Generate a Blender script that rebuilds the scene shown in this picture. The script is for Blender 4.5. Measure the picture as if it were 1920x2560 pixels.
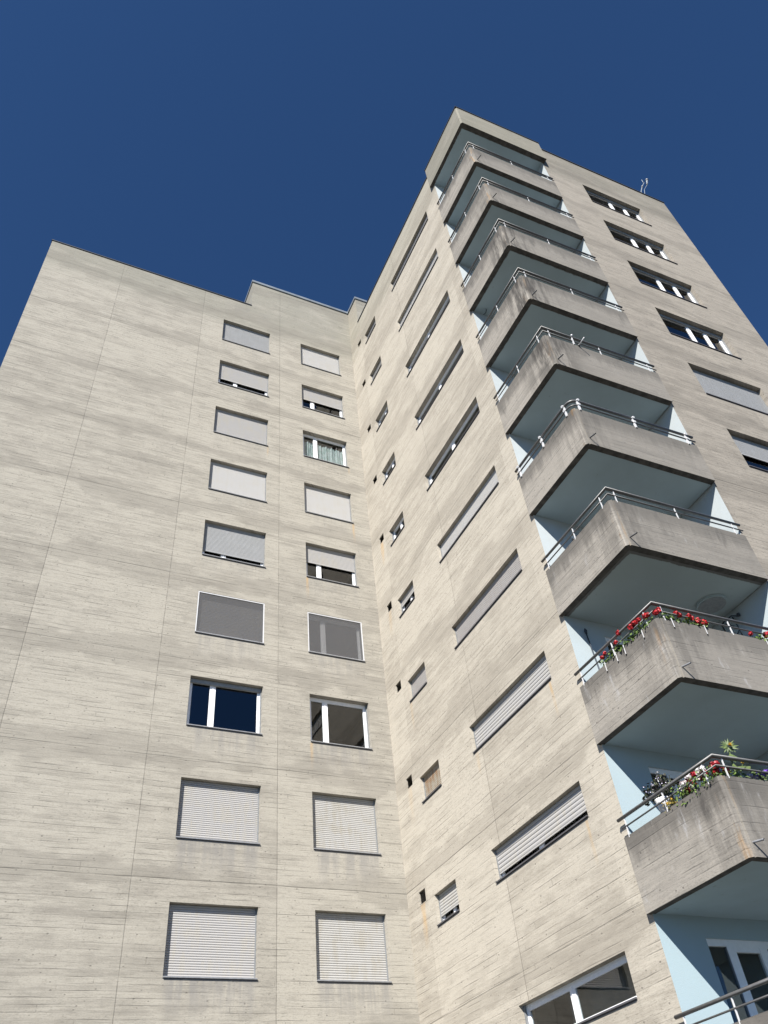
import bpy, bmesh, math, random
from mathutils import Vector, Matrix
random.seed(7)
for o in list(bpy.data.objects): bpy.data.objects.remove(o, do_unlink=True)
sc = bpy.context.scene
COL = sc.collection
# ------------------------------------------------------------------ camera
ZO = 1.6
FW = Vector((.34979151, .63297588, .69064277)); RT = Vector((.90897579, -.40773742, -.08667876)); UP = Vector((-.22673533, -.65809706, .71798283))
cd = bpy.data.cameras.new('camera'); cam = bpy.data.objects.new('camera', cd); COL.objects.link(cam)
cam.matrix_world = Matrix(((RT.x, UP.x, -FW.x, -9.1702), (RT.y, UP.y, -FW.y, -17.7275), (RT.z, UP.z, -FW.z, ZO), (0, 0, 0, 1)))
cd.sensor_fit = 'VERTICAL'; cd.sensor_height = 36.0; cd.sensor_width = 27.0
cd.lens = 2002.42 / 2560 * 36.0; cd.clip_start = .1; cd.clip_end = 5000
sc.camera = cam
# ------------------------------------------------------------------ world, sun, exposure
SUN_EL, SUN_ROT = math.radians(40.7), math.radians(223.6)
w_ = bpy.data.worlds.new('World'); sc.world = w_; w_.use_nodes = True
nt = w_.node_tree; bg = nt.nodes['Background']
sky = nt.nodes.new('ShaderNodeTexSky'); sky.sky_type = 'NISHITA'; sky.sun_disc = False
sky.sun_elevation = SUN_EL; sky.sun_rotation = SUN_ROT
sky.altitude = 600; sky.air_density = .62; sky.dust_density = .05; sky.ozone_density = 3.2
hs_ = nt.nodes.new('ShaderNodeVectorMath'); hs_.operation = 'MULTIPLY'; hs_.inputs[1].default_value = (.68, 1.04, 1.33)   # deeper, slightly cleaner blue
nt.links.new(sky.outputs[0], hs_.inputs[0]); nt.links.new(hs_.outputs[0], bg.inputs[0]); bg.inputs[1].default_value = .05
ld = bpy.data.lights.new('sun', 'SUN'); ld.energy = 4.9; ld.angle = math.radians(.5); ld.color = (1, .95, .87)
sun = bpy.data.objects.new('sun', ld); COL.objects.link(sun); sun.location = (-30, -30, 60)
sun.rotation_euler = Vector((.9518, 1.0, -1.1868)).to_track_quat('-Z', 'Y').to_euler()
sc.view_settings.view_transform = 'Standard'; sc.view_settings.look = 'None'
sc.view_settings.exposure = 1.03; sc.view_settings.gamma = 1
# ------------------------------------------------------------------ measured layout (metres)
H = 2.75; Z0 = 28.0807 + ZO                    # storey height, top of the highest row of windows
THC = -.0155; L = 9.9849; P = .0858; PC = .0856
KT, KB, KL, KR = -1.3479, -2.4829, 7.8254, 3.2709
W, W2 = 7.8644, 3.2984
FT, FB, PF, PFC, FL, FR = 1.8868, .4918, .113, .181, 7.7046, 3.3838
AZB, BZB = -1.4324, -.667
AROOF, BROOF, CROOF, RROOF = 1.6351, 1.6342, 1.9753, 3.6081
JZ = -2.2891
def z_(off, row=0): return Z0 + off - H * row
class Fr:
    """vertical facade: u runs to the right seen from outside, o is the distance outwards"""
    def __init__(s, ox, oy, du, n): s.o = Vector((ox, oy, 0)); s.du = Vector((*du, 0)); s.n = Vector((*n, 0))
    def pt(s, u, o, z): return s.o + s.du * u + s.n * o + Vector((0, 0, z))
FA = Fr(0, 0, (1, 0), (0, -1)); FBW = Fr(0, 0, (0, -1), (-1, 0))
FC = Fr(0, -L, (math.cos(THC), math.sin(THC)), (math.sin(THC), -math.cos(THC)))
FRD = Fr(0, -W, (1, 0), (0, -1))
C2 = FC.pt(W2, 0, 0)
FRR = Fr(C2.x, -W, (0, -1), (-1, 0))           # right-hand wall of the balcony recess
def corner(pb, pc):                            # meeting point of the two facades pushed outwards
    n = FC.n; k = Vector((0, -L, 0)); x = -pb
    y = -L + (pc - n.x * x) / n.y
    return Vector((x, y, 0))
# ------------------------------------------------------------------ node helper
class NT:
    def __init__(s, name):
        s.m = bpy.data.materials.new(name); s.m.use_nodes = True; s.t = s.m.node_tree
        s.b = s.t.nodes['Principled BSDF']; s.out = s.t.nodes['Material Output']
    def put(s, sock, v):
        if isinstance(v, bpy.types.NodeSocket): s.t.links.new(v, sock)
        elif isinstance(v, tuple) and len(v) == 3 and sock.type == 'RGBA': sock.default_value = (*v, 1)
        else: sock.default_value = v
    def M(s, op, a, b=0., c=None, clamp=False):
        n = s.t.nodes.new('ShaderNodeMath'); n.operation = op; n.use_clamp = clamp
        s.put(n.inputs[0], a); s.put(n.inputs[1], b)
        if c is not None: s.put(n.inputs[2], c)
        return n.outputs[0]
    def pos(s):
        g = s.t.nodes.new('ShaderNodeNewGeometry'); x = s.t.nodes.new('ShaderNodeSeparateXYZ'); s.t.links.new(g.outputs['Position'], x.inputs[0])
        return x.outputs
    def vec(s, x, y, z=0.):
        n = s.t.nodes.new('ShaderNodeCombineXYZ'); s.put(n.inputs[0], x); s.put(n.inputs[1], y); s.put(n.inputs[2], z); return n.outputs[0]
    def noise(s, v, sc=1., det=4., rough=.55):
        n = s.t.nodes.new('ShaderNodeTexNoise'); s.put(n.inputs['Vector'], v); n.inputs['Scale'].default_value = sc
        n.inputs['Detail'].default_value = det; n.inputs['Roughness'].default_value = rough; return n.outputs[0]
    def wn(s, v):
        n = s.t.nodes.new('ShaderNodeTexWhiteNoise'); n.noise_dimensions = '2D'; s.put(n.inputs['Vector'], v); return n.outputs[0]
    def step(s, v, a, b, lo=0., hi=1.):
        n = s.t.nodes.new('ShaderNodeMapRange'); n.interpolation_type = 'SMOOTHSTEP'; s.put(n.inputs[0], v)
        for i, x in zip((1, 2, 3, 4), (a, b, lo, hi)): s.put(n.inputs[i], x)
        return n.outputs[0]
    def mix(s, f, a, b, mode='MIX'):
        n = s.t.nodes.new('ShaderNodeMix'); n.data_type = 'RGBA'; n.blend_type = mode
        s.put(n.inputs[0], f); s.put(n.inputs[6], a); s.put(n.inputs[7], b); return n.outputs[2]
    def bump(s, h, dist=.01, st=1.):
        n = s.t.nodes.new('ShaderNodeBump'); n.inputs['Distance'].default_value = dist; n.inputs['Strength'].default_value = st
        s.put(n.inputs['Height'], h); s.t.links.new(n.outputs[0], s.b.inputs['Normal'])
def plain(name, c, rough=.6, metal=0., spec=.5, var=.12, vs=14.):
    m = NT(name); x = m.pos(); n = m.noise(m.vec(x[0], x[1], x[2]), vs, 5)
    m.put(m.b.inputs['Base Color'], m.mix(m.step(n, .3, .7), tuple(k * (1 - var) for k in c), tuple(min(1, k * (1 + var)) for k in c)))
    m.b.inputs['Roughness'].default_value = rough; m.b.inputs['Metallic'].default_value = metal
    m.b.inputs['Specular IOR Level'].default_value = spec
    return m.m
def concrete(name, light, dark, joints=True, vj=(), grime=0., rust=(), streak=1., off=0., wash=()):
    light = tuple(k_ * .745 for k_ in light); dark = tuple(k_ * .745 for k_ in dark)
    m = NT(name); x, y, z = m.pos()[:]
    u = m.M('SUBTRACT', x, y); uo = m.M('ADD', u, off); v = z
    tall = m.vec(m.M('MULTIPLY', uo, .3), m.M('MULTIPLY', v, 1.2))
    cloud = m.noise(tall, 1., 8, .68)
    blot = m.noise(m.vec(m.M('MULTIPLY', uo, 1.1), m.M('MULTIPLY', v, 2.2)), 1., 9, .72)
    hs = m.noise(m.vec(m.M('MULTIPLY', uo, 1.7), m.M('MULTIPLY', v, 8.5)), 1., 9, .76)
    fine = m.noise(m.vec(m.M('MULTIPLY', uo, 9.), m.M('MULTIPLY', v, 48.)), 1., 4, .65)
    lo = m.noise(m.vec(m.M('MULTIPLY', uo, .12), m.M('MULTIPLY', v, .16)), 1., 3)
    # lifts (pours) and shutter boards
    k = m.M('DIVIDE', m.M('SUBTRACT', v, z_(JZ)), H)
    row = m.M('FLOOR', k); fr = m.M('SUBTRACT', k, row)
    lift = m.wn(m.vec(m.M('FLOOR', m.M('DIVIDE', uo, 3.2)), row))
    wob = m.M('MULTIPLY', m.M('SUBTRACT', m.noise(m.vec(m.M('MULTIPLY', uo, .8), m.M('MULTIPLY', v, .8)), 1., 2), .5), .05)
    vb = m.M('DIVIDE', m.M('ADD', v, wob), .118); br = m.M('FLOOR', vb); bf = m.M('SUBTRACT', vb, br)
    shift = m.M('MULTIPLY', m.wn(m.vec(br, 3.3)), 4.); ub = m.M('DIVIDE', m.M('ADD', uo, shift), 3.6); bi = m.M('FLOOR', ub)
    board = m.wn(m.vec(bi, br))
    be = m.M('MINIMUM', bf, m.M('SUBTRACT', 1., bf)); edge = m.step(be, .02, .11, 1., 0.)
    uf = m.M('SUBTRACT', ub, bi); ue = m.M('MINIMUM', uf, m.M('SUBTRACT', 1., uf)); edge = m.M('MAXIMUM', edge, m.step(ue, .001, .004, .8, 0.))
    patchy = m.step(m.noise(m.vec(m.M('MULTIPLY', uo, 1.1), m.M('MULTIPLY', v, 5.)), 1., 3), .43, .64)
    edge = m.M('MULTIPLY', edge, patchy)
    strip = m.noise(m.vec(m.M('MULTIPLY', uo, .33), m.M('MULTIPLY', m.M('ADD', v, wob), 7.)), 1., 7, .7)
    t = m.M('ADD', m.M('MULTIPLY', m.step(cloud, .38, .64), .16), m.M('MULTIPLY', m.M('SUBTRACT', m.step(strip, .44, .6), .35), .26))
    t = m.M('ADD', t, m.M('MULTIPLY', m.step(hs, .44, .62), .2 * streak))
    t = m.M('ADD', t, m.M('MULTIPLY', m.M('SUBTRACT', m.step(blot, .4, .62), .5), .32))
    t = m.M('ADD', t, m.M('MULTIPLY', m.M('SUBTRACT', board, .5), .2))
    t = m.M('ADD', t, m.M('MULTIPLY', m.M('SUBTRACT', lift, .45), .4))
    t = m.M('ADD', t, m.M('MULTIPLY', m.M('SUBTRACT', lo, .45), .7), clamp=True)
    col = m.mix(t, light, dark)
    zone = m.step(m.noise(m.vec(m.M('MULTIPLY', uo, .33), m.M('MULTIPLY', v, .42)), 1., 5, .55), .4, .6)     # areas with rougher, more broken skin
    col = m.mix(m.M('MULTIPLY', m.M('MULTIPLY', m.step(fine, .54, .66), m.M('ADD', m.M('MULTIPLY', zone, .75), .25)), .5), col, tuple(k_ * .5 for k_ in dark))
    grain = m.noise(m.vec(m.M('MULTIPLY', uo, 22.), m.M('MULTIPLY', v, 60.)), 1., 3, .7)
    col = m.mix(m.M('MULTIPLY', m.step(grain, .48, .7), .34), col, tuple(k_ * .55 for k_ in dark))
    thin = m.noise(m.vec(m.M('MULTIPLY', uo, 1.6), m.M('MULTIPLY', v, 34.)), 1., 4, .6)
    col = m.mix(m.M('MULTIPLY', m.step(thin, .55, .68), .3), col, tuple(min(1, k_ * 1.15) for k_ in light))
    col = m.mix(m.M('MULTIPLY', m.step(thin, .46, .35), .42), col, dark)
    col = m.mix(m.M('MULTIPLY', edge, .5), col, tuple(k_ * .5 for k_ in dark))
    old = m.M('MULTIPLY', m.step(v, z_(-.7), z_(.45)), m.step(m.noise(m.vec(m.M('MULTIPLY', uo, .5), m.M('MULTIPLY', v, 1.6)), 1., 7, .65), .3, .55, .35, 1.))   # soot and algae under the roof edge
    col = m.mix(m.M('MULTIPLY', old, .5), col, (dark[0] * .86, dark[1] * .92, dark[2] * .88))
    spot = m.M('MULTIPLY', m.step(m.noise(m.vec(m.M('MULTIPLY', uo, 1.4), m.M('MULTIPLY', v, 2.2)), 1., 6, .7), .62, .72), m.step(v, z_(.2), z_(1.3)))
    col = m.mix(m.M('MULTIPLY', spot, .5), col, (.07, .068, .062))
    # tie holes and pits
    vo = m.t.nodes.new('ShaderNodeTexVoronoi'); vo.voronoi_dimensions = '2D'; m.put(vo.inputs['Vector'], m.vec(m.M('DIVIDE', uo, .8), m.M('DIVIDE', v, .62))); vo.inputs['Scale'].default_value = 1.; vo.inputs['Randomness'].default_value = .75
    tie = m.step(vo.outputs['Distance'], .016, .03, 1., 0.)
    vo2 = m.t.nodes.new('ShaderNodeTexVoronoi'); vo2.voronoi_dimensions = '2D'; m.put(vo2.inputs['Vector'], m.vec(m.M('MULTIPLY', uo, 3.2), m.M('MULTIPLY', v, 5.5))); vo2.inputs['Scale'].default_value = 1.
    pit = m.M('MULTIPLY', m.step(vo2.outputs['Distance'], .03, .08, 1., 0.), m.step(m.noise(m.vec(uo, v), 2.3, 2), .5, .62))
    col = m.mix(m.M('MULTIPLY', tie, .45), col, tuple(k_ * .32 for k_ in dark))
    col = m.mix(m.M('MULTIPLY', pit, .65), col, tuple(k_ * .4 for k_ in dark))
    h = m.M('SUBTRACT', m.M('MULTIPLY', m.noise(m.vec(m.M('MULTIPLY', uo, 14.), m.M('MULTIPLY', v, 60.)), 1., 4), .25), m.M('ADD', m.M('MULTIPLY', edge, .6), m.M('MULTIPLY', tie, .7)))
    h = m.M('ADD', h, m.M('MULTIPLY', board, .35))
    if joints:
        wj = m.M('MULTIPLY', m.M('SUBTRACT', m.noise(m.vec(m.M('MULTIPLY', uo, 1.6), row), 1., 4), .5), .05)
        dj = m.M('MULTIPLY', m.M('MINIMUM', fr, m.M('SUBTRACT', 1., fr)), H); djw = m.M('ABSOLUTE', m.M('ADD', dj, wj))
        pres = m.step(m.noise(m.vec(m.M('MULTIPLY', uo, .9), m.M('ADD', m.M('MULTIPLY', row, 7.1), 2.)), 1., 3), .36, .55, .15, 1.)
        line = m.M('MULTIPLY', m.step(djw, .008, .02, 1., 0.), pres)
        amp = m.noise(m.vec(m.M('MULTIPLY', uo, .35), m.M('MULTIPLY', row, 3.7)), 1., 3)
        rag = m.noise(m.vec(m.M('MULTIPLY', uo, .8), m.M('MULTIPLY', v, 8.)), 1., 8, .75)
        bw = m.M('MULTIPLY', m.step(amp, .35, .65), .62)
        band = m.step(m.M('SUBTRACT', m.M('ADD', bw, m.M('MULTIPLY', m.M('SUBTRACT', rag, .5), .75)), dj), -.03, .13)
        col = m.mix(m.M('MULTIPLY', band, .36), col, tuple(k_ * .9 for k_ in dark))
        col = m.mix(m.M('MULTIPLY', line, .3), col, tuple(k_ * .38 for k_ in dark))
        h = m.M('SUBTRACT', h, m.M('MULTIPLY', line, 1.))
        for q in vj:
            wv = m.M('MULTIPLY', m.M('SUBTRACT', m.noise(m.vec(q, m.M('MULTIPLY', v, 2.)), 1., 4), .5), .02)
            dv = m.M('ABSOLUTE', m.M('ADD', m.M('SUBTRACT', u, q), wv)); lv = m.step(dv, .006, .016, 1., 0.)
            lv = m.M('MULTIPLY', lv, m.step(m.noise(m.vec(q, m.M('MULTIPLY', v, 3.)), 1., 3), .35, .5, .45, 1.))
            col = m.mix(m.M('MULTIPLY', lv, .3), col, tuple(k_ * .4 for k_ in dark)); h = m.M('SUBTRACT', h, lv)
    if wash:   # pale grey wash and runs under the window sills of the lower storeys
        for (ua, ub_, off_) in wash:
            d = m.M('MULTIPLY', m.M('FRACT', m.M('DIVIDE', m.M('SUBTRACT', z_(off_), v), H)), H)
            runs = m.noise(m.vec(m.M('MULTIPLY', u, 6.), m.M('MULTIPLY', v, .5)), 1., 5, .6)
            g = m.M('MULTIPLY', m.step(d, 0., .95, 1., 0.), m.M('MULTIPLY', m.step(u, ua - .05, ua + .15), m.step(u, ub_ - .15, ub_ + .05, 1., 0.)))
            g = m.M('MULTIPLY', g, m.M('MULTIPLY', m.step(runs, .36, .6), m.step(v, z_(0, 3), z_(0, 8), 0.25, 1.)))
            col = m.mix(m.M('MULTIPLY', g, .62), col, (dark[0] * .98, dark[1] * 1.02, dark[2] * 1.14))
    if grime:
        d = m.M('MULTIPLY', m.M('FRACT', m.M('DIVIDE', m.M('SUBTRACT', z_(KT), v), H)), H)
        run = m.noise(m.vec(m.M('MULTIPLY', uo, 5.5), m.M('MULTIPLY', v, .55)), 1., 6, .68)
        big = m.noise(m.vec(m.M('MULTIPLY', uo, 1.3), m.M('MULTIPLY', v, .35)), 1., 4)
        reach = m.M('MULTIPLY', m.step(big, .42, .68), .8)
        g = m.step(m.M('SUBTRACT', m.M('ADD', m.M('MULTIPLY', m.M('SUBTRACT', run, .5), 1.5), reach), d), -.12, .5)
        g = m.M('MULTIPLY', g, m.step(m.noise(m.vec(m.M('MULTIPLY', uo, 11.), m.M('MULTIPLY', v, 4.)), 1., 5, .7), .3, .6, .45, 1.))
        g = m.M('MAXIMUM', g, m.M('MULTIPLY', m.step(d, 0., .09, 1., 0.), .8))
        g = m.M('MAXIMUM', g, m.M('MULTIPLY', m.step(m.M('ADD', d, m.M('MULTIPLY', m.M('SUBTRACT', .5, run), .8)), .15, .55, 1., 0.), .72))
        col = m.mix(m.M('MULTIPLY', g, grime), col, (.062, .058, .055))
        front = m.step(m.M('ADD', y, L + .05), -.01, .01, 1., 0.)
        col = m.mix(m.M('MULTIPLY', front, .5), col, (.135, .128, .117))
        pale = m.M('MULTIPLY', m.step(m.noise(m.vec(m.M('MULTIPLY', uo, 4.), m.M('MULTIPLY', v, 1.1)), 1., 6, .72), .57, .72), m.step(v, z_(KT, 5), z_(KT, 8), .08, .95))
        col = m.mix(m.M('MULTIPLY', pale, .7), col, (.4, .4, .41))
        cdst = m.M('ABSOLUTE', m.M('SUBTRACT', u, L - .05))
        rs = m.M('MULTIPLY', m.step(cdst, 0., .2, 1., 0.), m.step(m.noise(m.vec(m.M('MULTIPLY', uo, 9.), m.M('MULTIPLY', v, 1.4)), 1., 4), .53, .66))
        col = m.mix(m.M('MULTIPLY', rs, .5), col, (.3, .17, .06))
        heavy = m.M('MULTIPLY', m.step(v, z_(KT, 1) + .1, z_(KT, 2) + .1, 0., 1.), m.step(v, z_(KT, 5) + .2, z_(KT, 4) + .2, .25, 1.))
        ck = m.M('MULTIPLY', m.step(cdst, .1, 1.3, 1., 0.), m.step(m.noise(m.vec(m.M('MULTIPLY', uo, 5.), m.M('MULTIPLY', v, .7)), 1., 6, .65), .4, .58))
        col = m.mix(m.M('MULTIPLY', ck, m.M('ADD', m.M('MULTIPLY', heavy, .7), .2)), col, (.042, .039, .037))
    for (ru, rz, rw, rl, amt) in rust:
        d = m.M('SUBTRACT', rz, v); du = m.M('ABSOLUTE', m.M('SUBTRACT', u, ru))
        du = m.M('ADD', du, m.M('MULTIPLY', m.M('SUBTRACT', m.noise(m.vec(ru, m.M('MULTIPLY', v, 2.4)), 1., 3), .5), rw * .8))
        g = m.M('MULTIPLY', m.step(du, rw * .15, rw, 1., 0.), m.M('MULTIPLY', m.step(d, -.02, .04), m.step(d, rl * .2, rl, 1., 0.)))
        g = m.M('MULTIPLY', g, m.step(m.noise(m.vec(m.M('MULTIPLY', u, 26.), m.M('MULTIPLY', v, 2.)), 1., 4), .34, .6, .25, 1.))
        col = m.mix(m.M('MULTIPLY', g, amt), col, (.46, .28, .1))
    m.put(m.b.inputs['Base Color'], col); m.b.inputs['Roughness'].default_value = .88; m.b.inputs['Specular IOR Level'].default_value = .25
    m.bump(h, .006, .8)
    return m.m
def painted(name, c, soffit=False):
    m = NT(name); x, y, z = m.pos()[:]
    n = m.noise(m.vec(x, y, m.M('MULTIPLY', z, .8)), 1.1, 5, .6)
    col = m.mix(m.step(n, .3, .7), tuple(k * .9 for k in c), c)
    sp = m.noise(m.vec(x, y, z), 7., 6, .7)
    if soffit:
        flr = m.M('FLOOR', m.M('DIVIDE', m.M('SUBTRACT', z, z_(KB) - .3), H)); rnd = m.wn(m.vec(flr, 5.))
        ex = m.M('ADD', x, P); ey = m.M('ADD', m.M('ADD', y, L + PC), m.M('MULTIPLY', x, .0155)); e = m.M('MINIMUM', ex, ey)
        e = m.M('ADD', e, m.M('MULTIPLY', m.M('SUBTRACT', m.noise(m.vec(x, y, z), 5., 6, .7), .5), .09))
        bare = m.step(m.M('SUBTRACT', e, m.M('MULTIPLY', rnd, .14)), .06, .085, 1., 0.)
        col = m.mix(m.M('MULTIPLY', rnd, .5), col, (.34, .36, .33))
        mould = m.M('MULTIPLY', m.step(sp, .62, .72), m.step(m.noise(m.vec(x, y, flr), 1.2, 3), .48, .62))
        col = m.mix(m.M('MULTIPLY', mould, .55), col, (.1, .1, .08))
        col = m.mix(m.M('MULTIPLY', bare, .9), col, (.12, .115, .11))
    else:
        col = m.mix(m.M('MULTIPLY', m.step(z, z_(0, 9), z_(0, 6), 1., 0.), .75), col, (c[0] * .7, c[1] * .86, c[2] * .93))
        cr = m.noise(m.vec(m.M('MULTIPLY', x, 2.5), y, m.M('MULTIPLY', z, 9.)), 1., 4)
        col = m.mix(m.M('MULTIPLY', m.step(m.M('ABSOLUTE', m.M('SUBTRACT', cr, .5)), .0, .006, 1., 0.), .16), col, (.3, .33, .36))
        m.bump(m.noise(m.vec(x, y, z), 60., 3), .004, .6)
    m.put(m.b.inputs['Base Color'], col); m.b.inputs['Roughness'].default_value = .8; m.b.inputs['Specular IOR Level'].default_value = .3
    return m.m
def glass(name, tint=(.8, .85, .86), refl=1.5, mixin=.0):
    m = NT(name); t = m.t; t.nodes.remove(m.b)
    tr = t.nodes.new('ShaderNodeBsdfTransparent'); tr.inputs[0].default_value = (*tint, 1)
    gl = t.nodes.new('ShaderNodeBsdfGlossy'); gl.inputs[0].default_value = (1, 1, 1, 1); gl.inputs['Roughness'].default_value = .008
    fz = t.nodes.new('ShaderNodeFresnel'); fz.inputs[0].default_value = refl
    x = m.pos(); wv = t.nodes.new('ShaderNodeBump'); wv.inputs['Distance'].default_value = .002; wv.inputs['Strength'].default_value = .35
    m.put(wv.inputs['Height'], m.noise(m.vec(x[0], x[1], x[2]), 2.5, 1)); t.links.new(wv.outputs[0], gl.inputs['Normal'])
    mx = t.nodes.new('ShaderNodeMixShader'); ge = t.nodes.new('ShaderNodeNewGeometry'); m.put(mx.inputs[0], m.M('MULTIPLY', m.M('ADD', fz.outputs[0], mixin, clamp=True), m.M('SUBTRACT', 1., ge.outputs['Backfacing']))); t.links.new(tr.outputs[0], mx.inputs[1]); t.links.new(gl.outputs[0], mx.inputs[2])
    t.links.new(mx.outputs[0], m.out.inputs[0]); return m.m
def mesh_screen(name):
    m = NT(name); t = m.t
    tr = t.nodes.new('ShaderNodeBsdfTransparent'); mx = t.nodes.new('ShaderNodeMixShader'); mx.inputs[0].default_value = .42
    m.b.inputs['Base Color'].default_value = (.12, .12, .125, 1); m.b.inputs['Roughness'].default_value = .9
    t.links.new(tr.outputs[0], mx.inputs[1]); t.links.new(m.b.outputs[0], mx.inputs[2]); t.links.new(mx.outputs[0], m.out.inputs[0]); return m.m
def shutter_mat(name, c, stain=.25, sc_=(.42, .38, .28)):
    m = NT(name); x, y, z = m.pos()[:]; u = m.M('SUBTRACT', x, y)
    n = m.noise(m.vec(m.M('MULTIPLY', u, 1.4), m.M('MULTIPLY', z, 3.)), 1., 5, .65)
    n2 = m.noise(m.vec(m.M('MULTIPLY', u, 9.), m.M('MULTIPLY', z, 1.2)), 1., 4)
    col = m.mix(m.M('MULTIPLY', m.step(m.M('MULTIPLY', m.M('ADD', n, n2), .5), .46, .62), stain), c, sc_)
    m.put(m.b.inputs['Base Color'], col); m.b.inputs['Roughness'].default_value = .55; m.b.inputs['Specular IOR Level'].default_value = .35
    return m.m
# ------------------------------------------------------------------ materials
A_L, A_D = (.462, .436, .38), (.262, .245, .214)
MAT = {}
MAT['A'] = concrete('board_marked_concrete', A_L, A_D, vj=(-9.606, -6.389, -3.21), wash=((-5.55, -3.63, AZB), (-2.32, -.6, AZB)),
    rust=((-2.3, z_(AZB, 4), .06, .9, .5), (-2.3, z_(AZB, 6), .06, .8, .4), (-.6, z_(AZB, 3), .07, 1., .5), (-.6, z_(AZB, 2), .05, .4, .4), (-3.63, z_(AZB, 2), .05, .6, .3)))
MAT['B'] = concrete('pale_concrete', (.57, .526, .45), (.338, .306, .258), vj=(4.22,), off=31.,
    rust=[(.74, z_(.02, r), .16, 1.1, a) for r, a in ((4, .6), (5, .25), (7, .2), (8, .5))] + [(6.95, z_(BZB, 7), .06, .9, .5), (6.95, z_(BZB, 8), .06, .9, .45), (4.0, z_(BZB, 7), .09, .6, .35), (1.35, z_(BZB, 6), .09, .9, .3)])
MAT['C'] = concrete('weathered_concrete', (.385, .352, .305), (.205, .188, .164), off=57.)
MAT['P'] = concrete('stained_parapet_concrete', (.40, .372, .332), (.22, .206, .186), joints=False, grime=.85, off=83., streak=.7)
MAT['F'] = concrete('fascia_concrete', (.36, .338, .29), (.24, .222, .188), joints=False, off=91., streak=.8)
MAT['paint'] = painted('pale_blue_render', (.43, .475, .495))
MAT['soffit'] = painted('blue_grey_ceiling_paint', (.41, .545, .63), True)
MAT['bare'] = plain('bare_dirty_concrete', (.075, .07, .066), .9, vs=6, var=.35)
MAT['cap'] = plain('dark_sheet_metal', (.05, .055, .065), .5, .3)
MAT['capl'] = plain('grey_blue_sheet_metal', (.19, .22, .25), .5, .2, vs=3)
MAT['rail'] = plain('galvanised_steel', (.12, .12, .122), .45, .35, vs=9)
MAT['post'] = plain('pale_steel_with_glare', (.55, .555, .57), .45, 0., .6, .05)  # high base colour paints in the sun's glare on the railing posts
MAT['sill'] = plain('aluminium_sill', (.25, .257, .27), .45, .3)
MAT['sill_d'] = plain('dark_sill_and_gap', (.09, .09, .1), .5, .2)
MAT['box'] = plain('shutter_box_metal', (.24, .26, .275), .5)
MAT['frame'] = plain('white_window_frame', (.8, .81, .83), .4, 0, .5, .03)
MAT['guide'] = plain('guide_rail_metal', (.22, .23, .24), .5, .2)
MAT['room'] = plain('room_lining', (.2, .18, .15), .9, vs=1.5)
MAT['dark'] = plain('dark_void', (.02, .02, .022), .9)
MAT['louver'] = plain('black_louvre', (.035, .034, .033), .6)
MAT['glass'] = glass('window_glass', (.72, .76, .77), 1.6, .02); MAT['glass_c'] = glass('mirror_tinted_glass', (.2, .22, .24), 1.6, .03)
MAT['screen'] = mesh_screen('insect_screen_mesh')
MAT['s_grey'] = shutter_mat('pale_grey_shutter', (.375, .37, .368)); MAT['s_white'] = shutter_mat('white_shutter', (.46, .457, .453), .15)
MAT['s_blue'] = shutter_mat('silver_shutter', (.305, .312, .32), .3, (.37, .38, .395)); MAT['s_dark'] = shutter_mat('grey_shutter', (.225, .225, .23), .2)
MAT['s_yel'] = shutter_mat('yellowed_shutter', (.39, .386, .375), .38, (.315, .285, .218)); MAT['s_brown'] = shutter_mat('brown_stained_shutter', (.345, .31, .255), .9, (.25, .15, .083))
MAT['s_warm'] = shutter_mat('warm_grey_shutter', (.35, .337, .33), .3, (.3, .27, .255))
m = NT('mint_curtain'); x = m.pos(); n = m.noise(m.vec(m.M('MULTIPLY', m.M('SUBTRACT', x[0], x[1]), 7.), m.M('MULTIPLY', x[2], 5.)), 1., 4)
m.put(m.b.inputs['Base Color'], m.mix(m.step(n, .45, .6), (.66, .67, .65), (.5, .56, .52))); m.b.inputs['Roughness'].default_value = .9; MAT['curtain'] = m.m
def leafm(name, a, b):
    a = tuple(k_ * .75 for k_ in a); b = tuple(k_ * .75 for k_ in b)
    m = NT(name); x = m.pos(); n = m.noise(m.vec(x[0], x[1], x[2]), 18., 3)
    m.put(m.b.inputs['Base Color'], m.mix(m.step(n, .35, .65), a, b)); m.b.inputs['Roughness'].default_value = .55; return m.m
MAT['leaf'] = leafm('geranium_leaf', (.05, .1, .015), (.17, .26, .05)); MAT['leaf_d'] = leafm('dark_purple_leaf', (.03, .02, .03), (.07, .09, .035))
MAT['leaf_y'] = leafm('yellow_green_leaf', (.3, .2, .03), (.22, .22, .04)); MAT['leaf_s'] = leafm('sunflower_leaf', (.06, .1, .03), (.14, .2, .06))
MAT['red'] = leafm('red_petal', (.4, .008, .015), (.62, .02, .03)); MAT['wht'] = leafm('white_petal', (.8, .72, .75), (.85, .85, .86)); MAT['crim'] = leafm('crimson_petal', (.3, .005, .015), (.5, .01, .03))
MAT['pur'] = leafm('purple_petal', (.08, .02, .3), (.14, .05, .45)); MAT['lil'] = leafm('lilac_petal', (.5, .48, .7), (.65, .6, .8)); MAT['yel'] = leafm('yellow_petal', (.55, .33, .03), (.7, .45, .05))
MAT['pot'] = plain('white_pot', (.75, .75, .76), .5); MAT['trough'] = plain('brown_planter', (.16, .1, .06), .7)
MAT['blk'] = plain('dark_blue_metal', (.03, .04, .055), .5)
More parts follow.
